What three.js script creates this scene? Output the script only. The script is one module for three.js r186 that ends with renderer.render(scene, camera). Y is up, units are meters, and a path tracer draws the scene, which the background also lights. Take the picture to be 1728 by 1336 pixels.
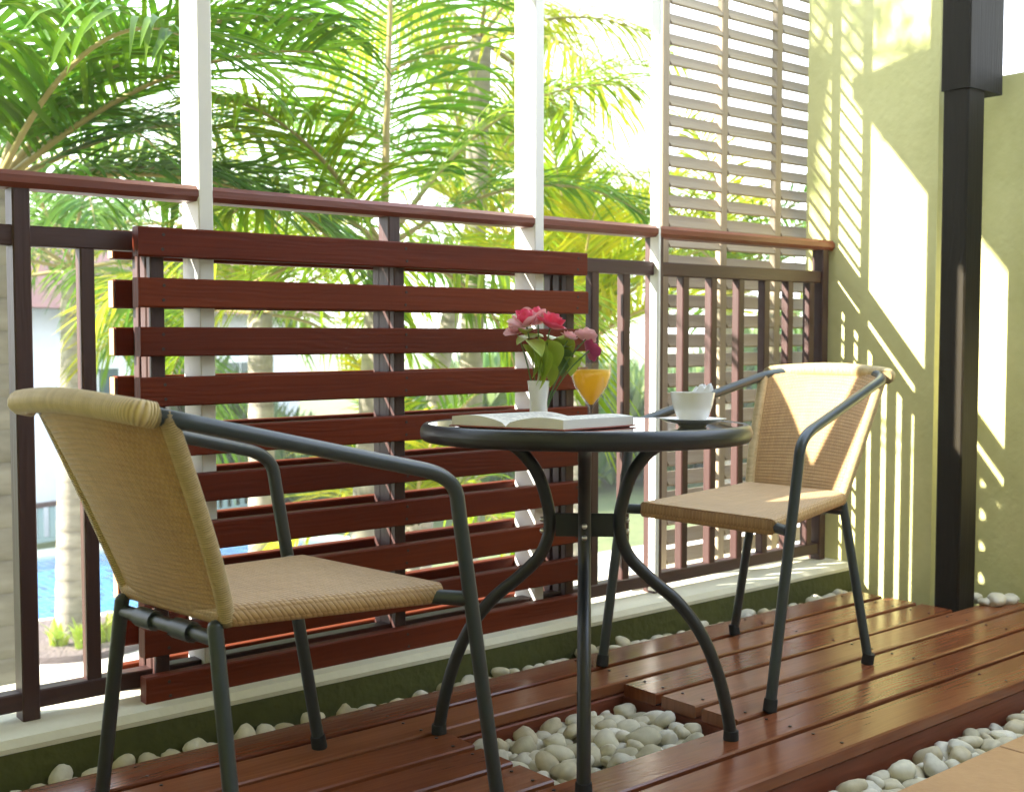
import * as THREE from 'three';
import { mergeGeometries, mergeVertices } from 'three/addons/utils/BufferGeometryUtils.js';
import { RoundedBoxGeometry } from 'three/addons/geometries/RoundedBoxGeometry.js';

// ------------------------------------------------------------------ camera, sky, sun, exposure
const scene = new THREE.Scene();
const camera = new THREE.PerspectiveCamera(37.2, 1728 / 1336, 0.05, 400);
camera.position.set(0, 0.86, 0);
{
  const yaw = 50.12 * Math.PI / 180, pitch = 2.97 * Math.PI / 180;
  camera.lookAt(Math.cos(yaw) * Math.cos(pitch), 0.86 - Math.sin(pitch), -Math.sin(yaw) * Math.cos(pitch));
}
camera.focus = 2.45; camera.userData.fStop = 5.6;
const renderer = new THREE.WebGLRenderer({ antialias: true });
renderer.toneMapping = THREE.LinearToneMapping;
renderer.toneMappingExposure = 5.0;
renderer.shadowMap.enabled = true;
{
  const W = 64, Hh = 64, d = new Float32Array(W * Hh * 4);
  for (let j = 0; j < Hh; j++) for (let i = 0; i < W; i++) {
    const el = ((j + 0.5) / Hh - 0.5) * Math.PI, k = Math.max(0, Math.sin(el));
    const m = Math.pow(1 - k, 2.2);
    const c = [0.5 + 0.55 * m, 0.62 + 0.45 * m, 0.82 + 0.27 * m];
    for (let q = 0; q < 3; q++) d[(j * W + i) * 4 + q] = c[q] * 1.0;
    d[(j * W + i) * 4 + 3] = 1;
  }
  const t = new THREE.DataTexture(d, W, Hh, THREE.RGBAFormat, THREE.FloatType);
  t.mapping = THREE.EquirectangularReflectionMapping; t.magFilter = THREE.LinearFilter; t.needsUpdate = true;
  scene.background = t; scene.environment = t;
}
const SUN = new THREE.Vector3(-1, 0.53, -0.43).normalize();          // towards the sun
const sun = new THREE.DirectionalLight(new THREE.Color(1.0, 0.93, 0.80), 5.0);
sun.position.copy(SUN).multiplyScalar(20).add(new THREE.Vector3(2, 0, -3));
sun.target.position.set(2, 0, -3); scene.add(sun, sun.target);
sun.castShadow = true; sun.shadow.mapSize.set(4096, 4096);
Object.assign(sun.shadow.camera, { left: -14, right: 14, top: 10, bottom: -10, near: 1, far: 60 });
sun.shadow.radius = 1;
scene.fog = new THREE.FogExp2(new THREE.Color(.95, .97, .9), .004);

// ------------------------------------------------------------------ helpers
let seedState = 7;
function reseed(s) { seedState = s >>> 0; }
function R() { seedState = (seedState + 0x6D2B79F5) >>> 0; let t = seedState; t = Math.imul(t ^ (t >>> 15), t | 1); t ^= t + Math.imul(t ^ (t >>> 7), t | 61); return ((t ^ (t >>> 14)) >>> 0) / 4294967296; }
const rr = (a, b) => a + (b - a) * R();
const V = (x, y, z) => new THREE.Vector3(x, y, z);
const lerp = (a, b, t) => a + (b - a) * t, clamp = (x, a, b) => Math.min(b, Math.max(a, x));
const taken = {};
function numbered(n) { const k = taken[n] = (taken[n] ?? -1) + 1; return k ? `${n}_${String(k).padStart(3, '0')}` : n; }
function thing(name, label, category, pos = [0, 0, 0], turn = 0, group, kind) {
  const o = new THREE.Group(); o.name = numbered(name); scene.add(o); o.position.set(...pos); o.rotation.y = turn;
  o.userData = { label, category }; if (group) o.userData.group = group; if (kind) o.userData.kind = kind; return o;
}
function part(name, geo, mat, parent) {
  const m = new THREE.Mesh(Array.isArray(geo) ? merge(geo) : geo, mat); m.name = name; m.castShadow = m.receiveShadow = true; (parent ?? scene).add(m); return m;
}
function single(name, geo, mat, label, category, group, kind) {
  const m = part(numbered(name), geo, mat); m.userData = { label, category }; if (group) m.userData.group = group; if (kind) m.userData.kind = kind; return m;
}
function merge(list) { const any = list.some(g => !g.index); return mergeGeometries(any ? list.map(g => g.index ? g.toNonIndexed() : g) : list); }
function tf(g, x = 0, y = 0, z = 0, rx = 0, ry = 0, rz = 0) { g.applyMatrix4(new THREE.Matrix4().compose(V(x, y, z), new THREE.Quaternion().setFromEuler(new THREE.Euler(rx, ry, rz)), V(1, 1, 1))); return g; }
// beam with chamfered long edges, along x, centred; uv in metres (v along the length)
function beam(lx, ly, lz, c = 0.003, off = 0) {
  const a = lz / 2, b = ly / 2, s = new THREE.Shape();
  s.moveTo(-a + c, -b); s.lineTo(a - c, -b); s.lineTo(a, -b + c); s.lineTo(a, b - c); s.lineTo(a - c, b); s.lineTo(-a + c, b); s.lineTo(-a, b - c); s.lineTo(-a, -b + c); s.closePath();
  const g = new THREE.ExtrudeGeometry(s, { depth: lx, bevelEnabled: false, steps: 1 });
  g.translate(0, 0, -lx / 2); g.rotateY(Math.PI / 2);
  const u = g.attributes.uv; for (let i = 0; i < u.count; i++) u.setXY(i, u.getX(i) + off * 0.37, u.getY(i) + off);
  return g;
}
function boxAB(x0, x1, y0, y1, z0, z1, c = 0.003, off = 0) { return tf(beam(x1 - x0, y1 - y0, z1 - z0, c, off), (x0 + x1) / 2, (y0 + y1) / 2, (z0 + z1) / 2); }
function upright(x0, x1, y0, y1, z0, z1, c = 0.003, off = 0) {            // long axis vertical
  const g = beam(y1 - y0, x1 - x0, z1 - z0, c, off); g.rotateZ(Math.PI / 2); return tf(g, (x0 + x1) / 2, (y0 + y1) / 2, (z0 + z1) / 2);
}
function metreBox(x0, x1, y0, y1, z0, z1) {                                // plain box with uv in metres
  const g = new THREE.BoxGeometry(x1 - x0, y1 - y0, z1 - z0); g.translate((x0 + x1) / 2, (y0 + y1) / 2, (z0 + z1) / 2);
  const p = g.attributes.position, n = g.attributes.normal, u = g.attributes.uv;
  for (let i = 0; i < p.count; i++) {
    const X = p.getX(i), Y = p.getY(i), Z = p.getZ(i);
    if (Math.abs(n.getX(i)) > .5) u.setXY(i, Z, Y); else if (Math.abs(n.getY(i)) > .5) u.setXY(i, X, Z); else u.setXY(i, X, Y);
  }
  return g;
}
class Rounded extends THREE.CurvePath {}
function roundedPath(pts, r) {                                             // polyline with rounded bends
  const path = new Rounded(); let prev = pts[0].clone();
  for (let i = 1; i < pts.length - 1; i++) {
    const a = pts[i - 1], b = pts[i], c = pts[i + 1], rad = Array.isArray(r) ? r[i - 1] : r;
    const p = b.clone().add(a.clone().sub(b).setLength(Math.min(rad, a.distanceTo(b) * .49)));
    const q = b.clone().add(c.clone().sub(b).setLength(Math.min(rad, c.distanceTo(b) * .49)));
    path.add(new THREE.LineCurve3(prev, p)); path.add(new THREE.QuadraticBezierCurve3(p, b.clone(), q)); prev = q;
  }
  path.add(new THREE.LineCurve3(prev, pts[pts.length - 1].clone()));
  return path;
}
function tube(curve, r, seg = 40, rad = 12, capped = true) {
  const g = new THREE.TubeGeometry(curve, seg, r, rad, false);
  if (!capped) return g;
  const caps = [0, 1].map(t => { const s = new THREE.SphereGeometry(r * .995, rad, 6); const p = curve.getPointAt(t); s.translate(p.x, p.y, p.z); return s; });
  return mergeGeometries([g, ...caps]);
}
// ------------------------------------------------------------------ noise and textures
function hash2(x, y, s) { let h = Math.imul(x, 374761393) ^ Math.imul(y, 668265263) ^ Math.imul(s, 1274126177); h = Math.imul(h ^ (h >>> 13), 1274126177); return ((h ^ (h >>> 16)) >>> 0) / 4294967296; }
function vnoise(x, y, px, py, s) {                                          // tileable value noise, period px, py
  const xi = Math.floor(x), yi = Math.floor(y), fx = x - xi, fy = y - yi, w = t => t * t * (3 - 2 * t), m = (a, b) => ((a % b) + b) % b;
  const a = hash2(m(xi, px), m(yi, py), s), b = hash2(m(xi + 1, px), m(yi, py), s), c = hash2(m(xi, px), m(yi + 1, py), s), d = hash2(m(xi + 1, px), m(yi + 1, py), s);
  return lerp(lerp(a, b, w(fx)), lerp(c, d, w(fx)), w(fy));
}
function fbm(u, v, px, py, s, oct = 4) { let r = 0, a = .5, t = 0; for (let o = 0; o < oct; o++) { r += a * vnoise(u * px, v * py, px, py, s + o * 17); t += a; a *= .5; px *= 2; py *= 2; } return r / t; }
function texture(w, h, fn, srgb, rep) {
  const d = new Uint8Array(w * h * 4);
  for (let j = 0; j < h; j++) for (let i = 0; i < w; i++) { const c = fn((i + .5) / w, (j + .5) / h); const k = (j * w + i) * 4; for (let q = 0; q < 3; q++) d[k + q] = clamp(Math.round((Array.isArray(c) ? c[q] : c) * 255), 0, 255); d[k + 3] = 255; }
  const t = new THREE.DataTexture(d, w, h); t.wrapS = t.wrapT = THREE.RepeatWrapping; t.magFilter = THREE.LinearFilter; t.minFilter = THREE.LinearMipmapLinearFilter; t.generateMipmaps = true;
  if (srgb) t.colorSpace = THREE.SRGBColorSpace; if (rep) t.repeat.set(...rep); t.needsUpdate = true; return t;
}
const toS = c => c <= .0031308 ? 12.92 * c : 1.055 * Math.pow(c, 1 / 2.4) - .055;
const mixc = (a, b, t) => a.map((x, i) => toS(lerp(x, b[i], t)));
const grain = (u, v) => { const warp = fbm(u, v, 3, 2, 3, 3); const ring = .5 + .5 * Math.sin((u * 16 + warp * 7) * 6.283); return clamp(.45 * fbm(u, v, 48, 3, 11, 3) + .3 * ring * fbm(u, v, 4, 3, 5, 2) + .35 * fbm(u, v, 5, 4, 29, 3), 0, 1); };
const woodBump = texture(256, 512, (u, v) => grain(u, v), false, [4, 1]);
function woodMat(a, b, rough, extra = {}) {
  return new THREE.MeshPhysicalMaterial({ color: 0xffffff, map: texture(256, 512, (u, v) => mixc(a, b, grain(u, v)), true, [4, 1]), bumpMap: woodBump, bumpScale: .0012, roughness: rough, ...extra });
}
const M = {};
M.deck = [woodMat([.165, .046, .017], [.35, .125, .05], .23), woodMat([.20, .066, .026], [.38, .155, .068], .27), woodMat([.145, .038, .014], [.31, .102, .042], .21)];
for (const m of M.deck) m.bumpScale = .0006;
M.deck = M.deck.flatMap(m => [[.82, .76, .74], [.68, .60, .56], [.9, .9, .92]].map(v => { const c = m.clone(); c.color = new THREE.Color().setRGB(...v); return c; }));
M.joist = woodMat([.13, .03, .012], [.24, .062, .026], .5);
M.slat = [woodMat([.098, .0125, .0022], [.20, .030, .0048], .52, { specularIntensity: .35 }), woodMat([.11, .016, .003], [.215, .036, .006], .58, { specularIntensity: .35 })];
const tints = (list, vals) => list.flatMap(m => vals.map(v => { const c = m.clone(); c.color = new THREE.Color().setRGB(v[0], v[1], v[2]); return c; }));
M.slat = tints(M.slat, [[.78, .74, .74], [.64, .58, .56], [.88, .88, .86]]);
M.slatEnd = woodMat([.40, .20, .09], [.6, .34, .17], .7);
M.handrail = woodMat([.12, .024, .011], [.21, .05, .024], .42);
M.railing = woodMat([.035, .012, .010], [.065, .024, .019], .48);
M.darkPost = woodMat([.010, .0075, .003], [.024, .018, .008], .6, { specularIntensity: .35 });
const stuccoBump = texture(512, 512, (u, v) => .5 * fbm(u, v, 64, 64, 4, 3) + .5 * fbm(u, v, 12, 12, 9, 3), false, [1, 1]);
function stucco(a, b, bump = .0022) { return new THREE.MeshStandardMaterial({ map: texture(512, 512, (u, v) => mixc(a, b, clamp(.65 * fbm(u, v, 5, 5, 31, 5) + .35 * fbm(u, v, 40, 40, 8, 3), 0, 1)), true), bumpMap: stuccoBump, bumpScale: bump, roughness: .92 }); }
M.wall = stucco([.55, .53, .215], [.72, .69, .33]);
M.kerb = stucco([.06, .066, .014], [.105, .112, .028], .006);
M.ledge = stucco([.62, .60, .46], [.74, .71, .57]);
M.slab = stucco([.22, .2, .17], [.32, .3, .25]);
M.white = new THREE.MeshStandardMaterial({ color: new THREE.Color().setRGB(.78, .78, .74), roughness: .45 });
M.louver = woodMat([.27, .215, .15], [.40, .33, .24], .6);
M.roof = stucco([.5, .48, .43], [.6, .58, .53]);
M.metal = new THREE.MeshPhysicalMaterial({ color: new THREE.Color().setRGB(.030, .042, .047), roughness: .36, metalness: .0, clearcoat: .25, clearcoatRoughness: .35 });
M.tableMetal = new THREE.MeshPhysicalMaterial({ color: new THREE.Color().setRGB(.011, .012, .014), roughness: .42, clearcoat: .2, clearcoatRoughness: .25 });
M.rubber = new THREE.MeshStandardMaterial({ color: new THREE.Color().setRGB(.012, .012, .013), roughness: .7 });
M.steel = new THREE.MeshStandardMaterial({ color: new THREE.Color().setRGB(.75, .75, .74), roughness: .3, metalness: 1 });
const weave = (u, v) => { const n = 48, a = u * n, b = v * n, odd = (Math.floor(a) + Math.floor(b * .5)) & 1; const across = Math.sin((a % 1) * Math.PI), along = Math.sin(((b * .5) % 1) * Math.PI); return odd ? .35 + .65 * Math.pow(across, .6) * (.7 + .3 * along) : .2 + .7 * Math.pow(along, .6) * (.6 + .4 * across); };
M.wicker = new THREE.MeshPhysicalMaterial({
  map: texture(512, 512, (u, v) => { const s = fbm(u, v, 48, 3, 41, 2), q = fbm(u, v, 6, 40, 51, 2); const k = clamp(.72 * weave(u, v) + .3 * s + .3 * (q - .5), 0, 1); return mixc([.30, .155, .048], [.76, .50, .215], k); }, true, [4, 4]),
  bumpMap: texture(512, 512, (u, v) => weave(u, v), false, [4, 4]), bumpScale: .003, roughness: .6, transmission: .3, thickness: 0,
});
M.wickerRoll = new THREE.MeshStandardMaterial({
  map: texture(1024, 64, (u, v) => { const k = .6 * Math.abs(Math.sin(u * 64 * Math.PI)) + .4 * fbm(u, v, 64, 4, 3, 2); return mixc([.36, .235, .085], [.84, .66, .34], k); }, true, [1.4, 1]),
  bumpMap: texture(1024, 16, (u, v) => Math.abs(Math.sin(u * 64 * Math.PI)), false, [1.4, 1]), bumpScale: .0025, roughness: .5,
});
M.porcelain = new THREE.MeshPhysicalMaterial({ color: new THREE.Color().setRGB(.82, .81, .79), roughness: .22, clearcoat: .5, clearcoatRoughness: .1 });
M.paper = new THREE.MeshStandardMaterial({ map: texture(256, 256, (u, v) => { const lines = (Math.floor(v * 26) % 2) && u > .1 && u < .9 && hash2(Math.floor(u * 60), Math.floor(v * 26), 5) > .25; const b = toS(.78 - .06 * fbm(u, v, 6, 6, 2, 2)); return lines ? [b * .8, b * .79, b * .77] : [b, b * .985, b * .94]; }, true), roughness: .85 });
M.paperEdge = new THREE.MeshStandardMaterial({ color: new THREE.Color().setRGB(.72, .68, .58), roughness: .9 });
M.cover = new THREE.MeshStandardMaterial({ color: new THREE.Color().setRGB(.28, .06, .03), roughness: .6 });
M.glass = new THREE.MeshPhysicalMaterial({ color: 0xffffff, transmission: 1, thickness: 0, roughness: .02, ior: 1.45 });
M.juice = new THREE.MeshPhysicalMaterial({ color: new THREE.Color().setRGB(1, .70, .02), roughness: .9, transmission: .55, thickness: 0 });
M.tableTop = new THREE.MeshPhysicalMaterial({ color: new THREE.Color().setRGB(.03, .033, .035), roughness: .08, clearcoat: 1, clearcoatRoughness: .03 });
function leafy(r, g, b, tr = .38, rough = .62) { return new THREE.MeshPhysicalMaterial({ color: new THREE.Color().setRGB(r, g, b), roughness: rough, transmission: tr, thickness: 0, side: THREE.DoubleSide }); }
M.leafPlant = leafy(.42, .54, .06, .45, .6);
M.leafDark = leafy(.12, .2, .04, .3, .5);
M.petalPink = leafy(.85, .10, .22, .4, .6);
M.petalPale = leafy(.9, .58, .6, .4, .6);
M.petalMauve = leafy(.58, .07, .24, .35, .6);
M.stem = new THREE.MeshStandardMaterial({ color: new THREE.Color().setRGB(.09, .17, .04), roughness: .6 });

// ================================================================== THE SETTING
const DF = -1.405, PITCH = .125;                                            // deck front edge and board pitch
const KF = -2.38, LEDGE = .06, LEND = -2.78, RZ = -2.51, WX = 3.56, W2 = 3.70;

single('garden_ground', (() => { const g = new THREE.PlaneGeometry(400, 400); g.rotateX(-Math.PI / 2); g.translate(0, -1.5, -60); const u = g.attributes.uv; for (let i = 0; i < u.count; i++) u.setXY(i, u.getX(i) * 200, u.getY(i) * 200); return g; })(),
  new THREE.MeshStandardMaterial({ map: texture(512, 512, (u, v) => mixc([.06, .085, .025], [.17, .19, .07], clamp(.5 * fbm(u, v, 30, 30, 6, 3) + .5 * fbm(u, v, 5, 5, 2, 3), 0, 1)), true), roughness: 1 }), 'green garden ground below the balcony', 'ground', null, 'structure');
single('terrace_paving', metreBox(1.5, 12, -1.55, -1.47, -9.0, -2.9), stucco([.50, .46, .40], [.66, .61, .54]), 'pale stone paving beside the pool below the balcony', 'paving', null, 'structure');
single('balcony_slab', metreBox(-1.6, 4.2, -.45, -.125, LEND, 2.4), M.slab, 'concrete balcony slab under the decking', 'floor', null, 'structure');

// ledge with olive front face and pale top
{
  const k = thing('ledge', 'low olive green ledge with pale top carrying the railing', 'ledge', [0, 0, 0], 0, null, 'structure');
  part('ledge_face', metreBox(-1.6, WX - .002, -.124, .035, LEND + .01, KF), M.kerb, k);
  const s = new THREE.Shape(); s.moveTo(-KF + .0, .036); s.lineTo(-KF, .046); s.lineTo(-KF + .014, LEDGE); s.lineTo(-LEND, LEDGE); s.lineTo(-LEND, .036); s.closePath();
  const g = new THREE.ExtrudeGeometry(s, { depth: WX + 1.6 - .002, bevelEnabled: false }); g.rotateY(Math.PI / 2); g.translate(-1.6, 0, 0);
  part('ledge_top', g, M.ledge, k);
}
// walls
{
  const t = thing('side_wall', 'tall pale green stucco side wall at the end of the railing', 'wall');
  part('wall_panel', metreBox(WX, W2 - .005, -.124, 3.1, -2.6, -2.085), M.wall, t);
  const b = thing('garden_wall', 'lower green stucco wall behind the dark post', 'wall');
  part('wall_panel', metreBox(W2, W2 + .2, -.124, 1.70, -2.4, 1.6), M.wall, b);
  const c = thing('party_wall', 'green stucco party wall left of the camera carrying the roof', 'wall');
  part('wall_panel', metreBox(-.5, -.3, -.124, 2.34, -3.02, 1.6), M.wall, c);
  part('wall_foot', metreBox(-.5, -.3, -1.5, -.124, -3.02, -2.79), M.wall, c);
}
{
  const h = thing('house_wall', 'cream house wall behind the camera closing the back of the balcony', 'wall');
  part('wall_panel', metreBox(-1.2, 3.69, -.124, 3.05, 1.3, 1.5), M.roof, h);
}
// sloping roof over the balcony (outside the frame; its eave and rake shade the side wall)
{
  const t = thing('balcony_roof', 'sloping roof slab over the balcony above the table', 'roof');
  const s = new THREE.Shape(); const y0 = 2.40, sl = .17; s.moveTo(3.0, y0); s.lineTo(3.0, y0 + .07); s.lineTo(-1.8, y0 + 4.8 * sl + .07); s.lineTo(-1.8, y0 + 4.8 * sl); s.closePath();
  const g = new THREE.ExtrudeGeometry(s, { depth: 3.4, bevelEnabled: false }); g.rotateY(Math.PI / 2); g.translate(-1.2, 0, 0);
  part('roof_slab', g, M.roof, t);
}
// dark timber post with a wider head
{
  const t = thing('timber_post', 'nearly black timber post with wider head before the green walls', 'post');
  part('shaft', upright(3.42, 3.52, -.124, 1.62, -1.99, -1.905, .005), M.darkPost, t);
  part('head', upright(3.414, 3.62, 1.62, 2.3, -1.996, -1.899, .005, .4), M.darkPost, t);
}
const screwMat = new THREE.MeshStandardMaterial({ color: new THREE.Color().setRGB(.05, .04, .035), roughness: .5, metalness: .6 });
const screwGeo = pts => mergeGeometries(pts.map(([x, y, z, up]) => { const g = new THREE.CylinderGeometry(.0036, .0036, .0016, 8); if (!up) g.rotateX(Math.PI / 2); g.translate(x, y, z); return g; }));
// deck
{
  const t = thing('wooden_deck', 'glossy red brown slatted wooden deck with a pebble pit', 'deck', [0, 0, 0], 0, null, 'structure');
  const PX0 = 1.497, PX1 = 2.05, th = .03; reseed(11);
  let k = 0;
  const bd = (x0, x1, r) => { const z1 = DF - r * PITCH - (r ? .009 : 0), z0 = DF - (r + 1) * PITCH + .009; const m = part('board', boxAB(x0, x1, -th, rr(-.0012, .0006), z0, z1, .0035, rr(0, 9)), M.deck[(k * 4) % 9], t); { const xs = [.2, .9, 1.46, 2.1, 2.8, 3.3].filter(q => q > x0 + .03 && q < x1 - .03); if (xs.length) part('screws', screwGeo(xs.flatMap(q => [[q, .0012, z0 + .022, 1], [q + rr(-.004, .004), .0012, z1 - .022, 1]])), screwMat, m).userData.kind = 'stuff'; } k += 1 + Math.floor(R() * 2); return m; };
  for (let r = 0; r < 7; r++) {
    const xe = r < 4 ? 3.66 : 3.40;
    if (r >= 2 && r < 5) { bd(-.28, PX0, r); bd(PX1, xe, r); }
    else bd(-.28, xe, r);
  }
  // fascia and joists below the boards
  part('fascia', boxAB(-.28, 3.65, -.115, -th - .002, DF - .045, DF - .008, .003, 2), M.joist, t);
  part('fascia', boxAB(-.28, 3.39, -.115, -th - .002, DF - 7 * PITCH + .01, DF - 7 * PITCH + .045, .003, 5), M.joist, t);
  const zr0 = DF - 5 * PITCH, zr1 = DF - 2 * PITCH;
  part('pit_side', boxAB(PX0 - .03, PX1 + .03, -.122, -th - .002, zr0 - .04, zr0 - .004, .003, 1), M.joist, t);
  part('pit_side', boxAB(PX0 - .03, PX1 + .03, -.122, -th - .002, zr1 + .004, zr1 + .04, .003, 3), M.joist, t);
  for (const x of [PX0 - .036, PX1 + .004]) { const g = beam(zr1 - zr0 - .004, .12 - th, .032, .003, x); g.rotateY(Math.PI / 2); part('pit_side', tf(g, x + .016, -.061 - th / 2 - .002, (zr0 + zr1) / 2), M.joist, t); }
  for (const x of [.2, .9, 2.8]) { const g = beam(.7, .07, .04, .003, x); g.rotateY(Math.PI / 2); part('joist', tf(g, x, -th - .037, DF - .47), M.joist, t); }
}
// clay tile floor in front of the deck
{
  const t = thing('tile_floor', 'sandy orange clay tile floor in the near right corner', 'floor', [0, 0, 0], 0, null, 'structure');
  const m = stucco([.38, .2, .085], [.52, .30, .14], .002); m.roughness = .6;
  part('bedding', metreBox(-.28, 3.69, -.124, -.075, -1.285, 1.29), M.slab, t);
  for (let i = 0; i < 4; i++) for (let j = 0; j < 3; j++) part('tile', tf(new RoundedBoxGeometry(.596, .022, .596, 2, .004), 3.38 - i * .6, -.063, -.982 + j * .6), m, t);
}
// pebbles
const pebbleGeos = []; reseed(91);
for (let k = 0; k < 7; k++) {
  let g = new THREE.IcosahedronGeometry(1, 2); g.deleteAttribute('uv'); g.deleteAttribute('normal'); g = mergeVertices(g);
  const p = g.attributes.position, ax = V(rr(-1, 1), rr(-1, 1), rr(-1, 1)), bx = V(rr(-1, 1), rr(-1, 1), rr(-1, 1)), ph = rr(0, 6);
  for (let i = 0; i < p.count; i++) { const v = V(p.getX(i), p.getY(i), p.getZ(i)); const d = 1 + .13 * Math.sin(v.dot(ax) * 3 + ph) + .10 * Math.sin(v.dot(bx) * 4.2 + ph * 2); v.multiplyScalar(d); p.setXYZ(i, v.x * 1.1, v.y * .68, v.z * .86); }
  g.computeVertexNormals(); const uv = new Float32Array(p.count * 2); for (let i = 0; i < p.count; i++) { uv[2 * i] = p.getX(i) * .5; uv[2 * i + 1] = p.getZ(i) * .5 + p.getY(i) * .3; } g.setAttribute('uv', new THREE.BufferAttribute(uv, 2));
  pebbleGeos.push(g);
}
const pebbleMats = [[.55, .50, .36], [.64, .60, .46], [.46, .42, .29], [.70, .66, .55], [.50, .44, .30], [.58, .55, .45]].map((c, i) => new THREE.MeshStandardMaterial({ map: texture(64, 64, (u, v) => mixc(c.map(x => x * .82), c.map(x => Math.min(.8, x * 1.12)), fbm(u, v, 6, 6, 61 + i, 3)), true), roughness: .62 }));
function pebbleBed(label, x0, x1, z0, z1, yBase, n, size, seed, topY) {
  reseed(seed);
  const b = thing('pebble_bed', label, 'pebbles', [0, 0, 0], 0, null, 'structure');
  part('bed_base', metreBox(x0, x1, -.124, yBase, z0, z1), pebbleGround, b);
  const put = [], cell = .05, key = (x, z) => Math.round(x / cell) + ',' + Math.round(z / cell);
  for (let k = 0; k < n; k++) {
    const r = size * (R() < .3 ? rr(.4, .65) : rr(.65, 1.3)) * .5; let bx, bz, best = -1, by = 0;
    for (let tr = 0; tr < 14; tr++) {                                       // spread first, then pile on top
      const x = rr(x0 + r * .9, x1 - r * .9), z = rr(z0 + r * .9, z1 - r * .9); let d = 9, h = yBase;
      for (const q of put) { const dd = Math.hypot(q[0] - x, q[2] - z); d = Math.min(d, dd - q[3] - r); if (dd < (q[3] + r) * .72) h = Math.max(h, q[1] + q[3] * .5 * (1 - dd / (q[3] + r))); }
      const sc = d - (h - yBase) * 3; if (sc > best || tr === 0) { best = sc; bx = x; bz = z; by = h; }
    }
    const y = Math.min(by + r * .42, topY ?? 9);
    put.push([bx, y, bz, r]);
    const m = part('pebble', pebbleGeos[Math.floor(R() * 7)], pebbleMats[Math.floor(R() * 6)], b);
    m.position.set(bx, y, bz); m.scale.setScalar(r); m.rotation.set(rr(-.5, .5), rr(0, 6.28), rr(-.5, .5));
  }
}
const pebbleGround = new THREE.MeshStandardMaterial({ map: texture(256, 256, (u, v) => mixc([.10, .09, .06], [.42, .39, .3], fbm(u, v, 24, 24, 77, 3)), true, [4, 4]), roughness: .95 });
pebbleBed('cream pebbles filling the square pit under the table', 1.503, 2.046, -2.025, -1.66, -.085, 210, .052, 5, -.015);
pebbleBed('cream pebble strip between deck front and tile floor', .4, 3.69, DF - .004, -1.287, -.1, 290, .05, 6, -.03);
pebbleBed('cream pebble strip between deck back and olive ledge', .3, 3.5, KF + .002, DF - 7 * PITCH - .002, -.05, 170, .045, 8, .012);
{
  reseed(12); const b = thing('pebble_pile', 'few white pebbles at the foot of the dark timber post', 'pebbles');
  for (const [x, z, r] of [[3.565, -1.86, .036], [3.62, -1.84, .028], [3.575, -1.93, .024], [3.54, -1.885, .02]]) { const m = part('pebble', pebbleGeos[Math.floor(R() * 7)], pebbleMats[3], b); m.position.set(x, r * .45 - (x < 3.44 ? 0 : .0), z); m.scale.setScalar(r); m.rotation.y = rr(0, 6); }
}

// ================================================================== RAILING
{
  const t = thing('balcony_railing', 'dark brown timber balcony railing with red brown handrail', 'railing');
  part('handrail', (() => { const g = boxAB(-.3, WX - .004, 1.158, 1.193, RZ - .036, RZ + .036, .010, 1); return g; })(), M.handrail, t);
  for (const [x0, x1] of [[-.3, 1.036], [2.315, 3.5]]) part('mid_rail', boxAB(x0, x1, 1.042, 1.084, RZ - .018, RZ + .018, .003, x0), M.railing, t);
  part('mid_rail', boxAB(1.036, 2.315, 1.042, 1.084, RZ - .018, RZ + .018, .003, 4), M.railing, t);
  part('bottom_rail', boxAB(-.3, 3.5, .082, .12, RZ - .02, RZ + .02, .003, 3), M.railing, t);
  for (const x of [.777, 1.69, 2.668, 3.522]) part('post', upright(x - .018, x + .018, LEDGE, 1.158, RZ - .024, RZ + .024, .003, x), M.railing, t);
  for (const x of [-.19, -.05, .09, .23, .37, .505, .64, .913, 1.054, 2.277, 2.405, 2.536, 2.80, 2.935, 3.072, 3.206, 3.335, 3.455]) part('baluster', upright(x - .0155, x + .0155, .12, 1.042, RZ - .015, RZ + .015, .003, x), M.railing, t);
}
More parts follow.
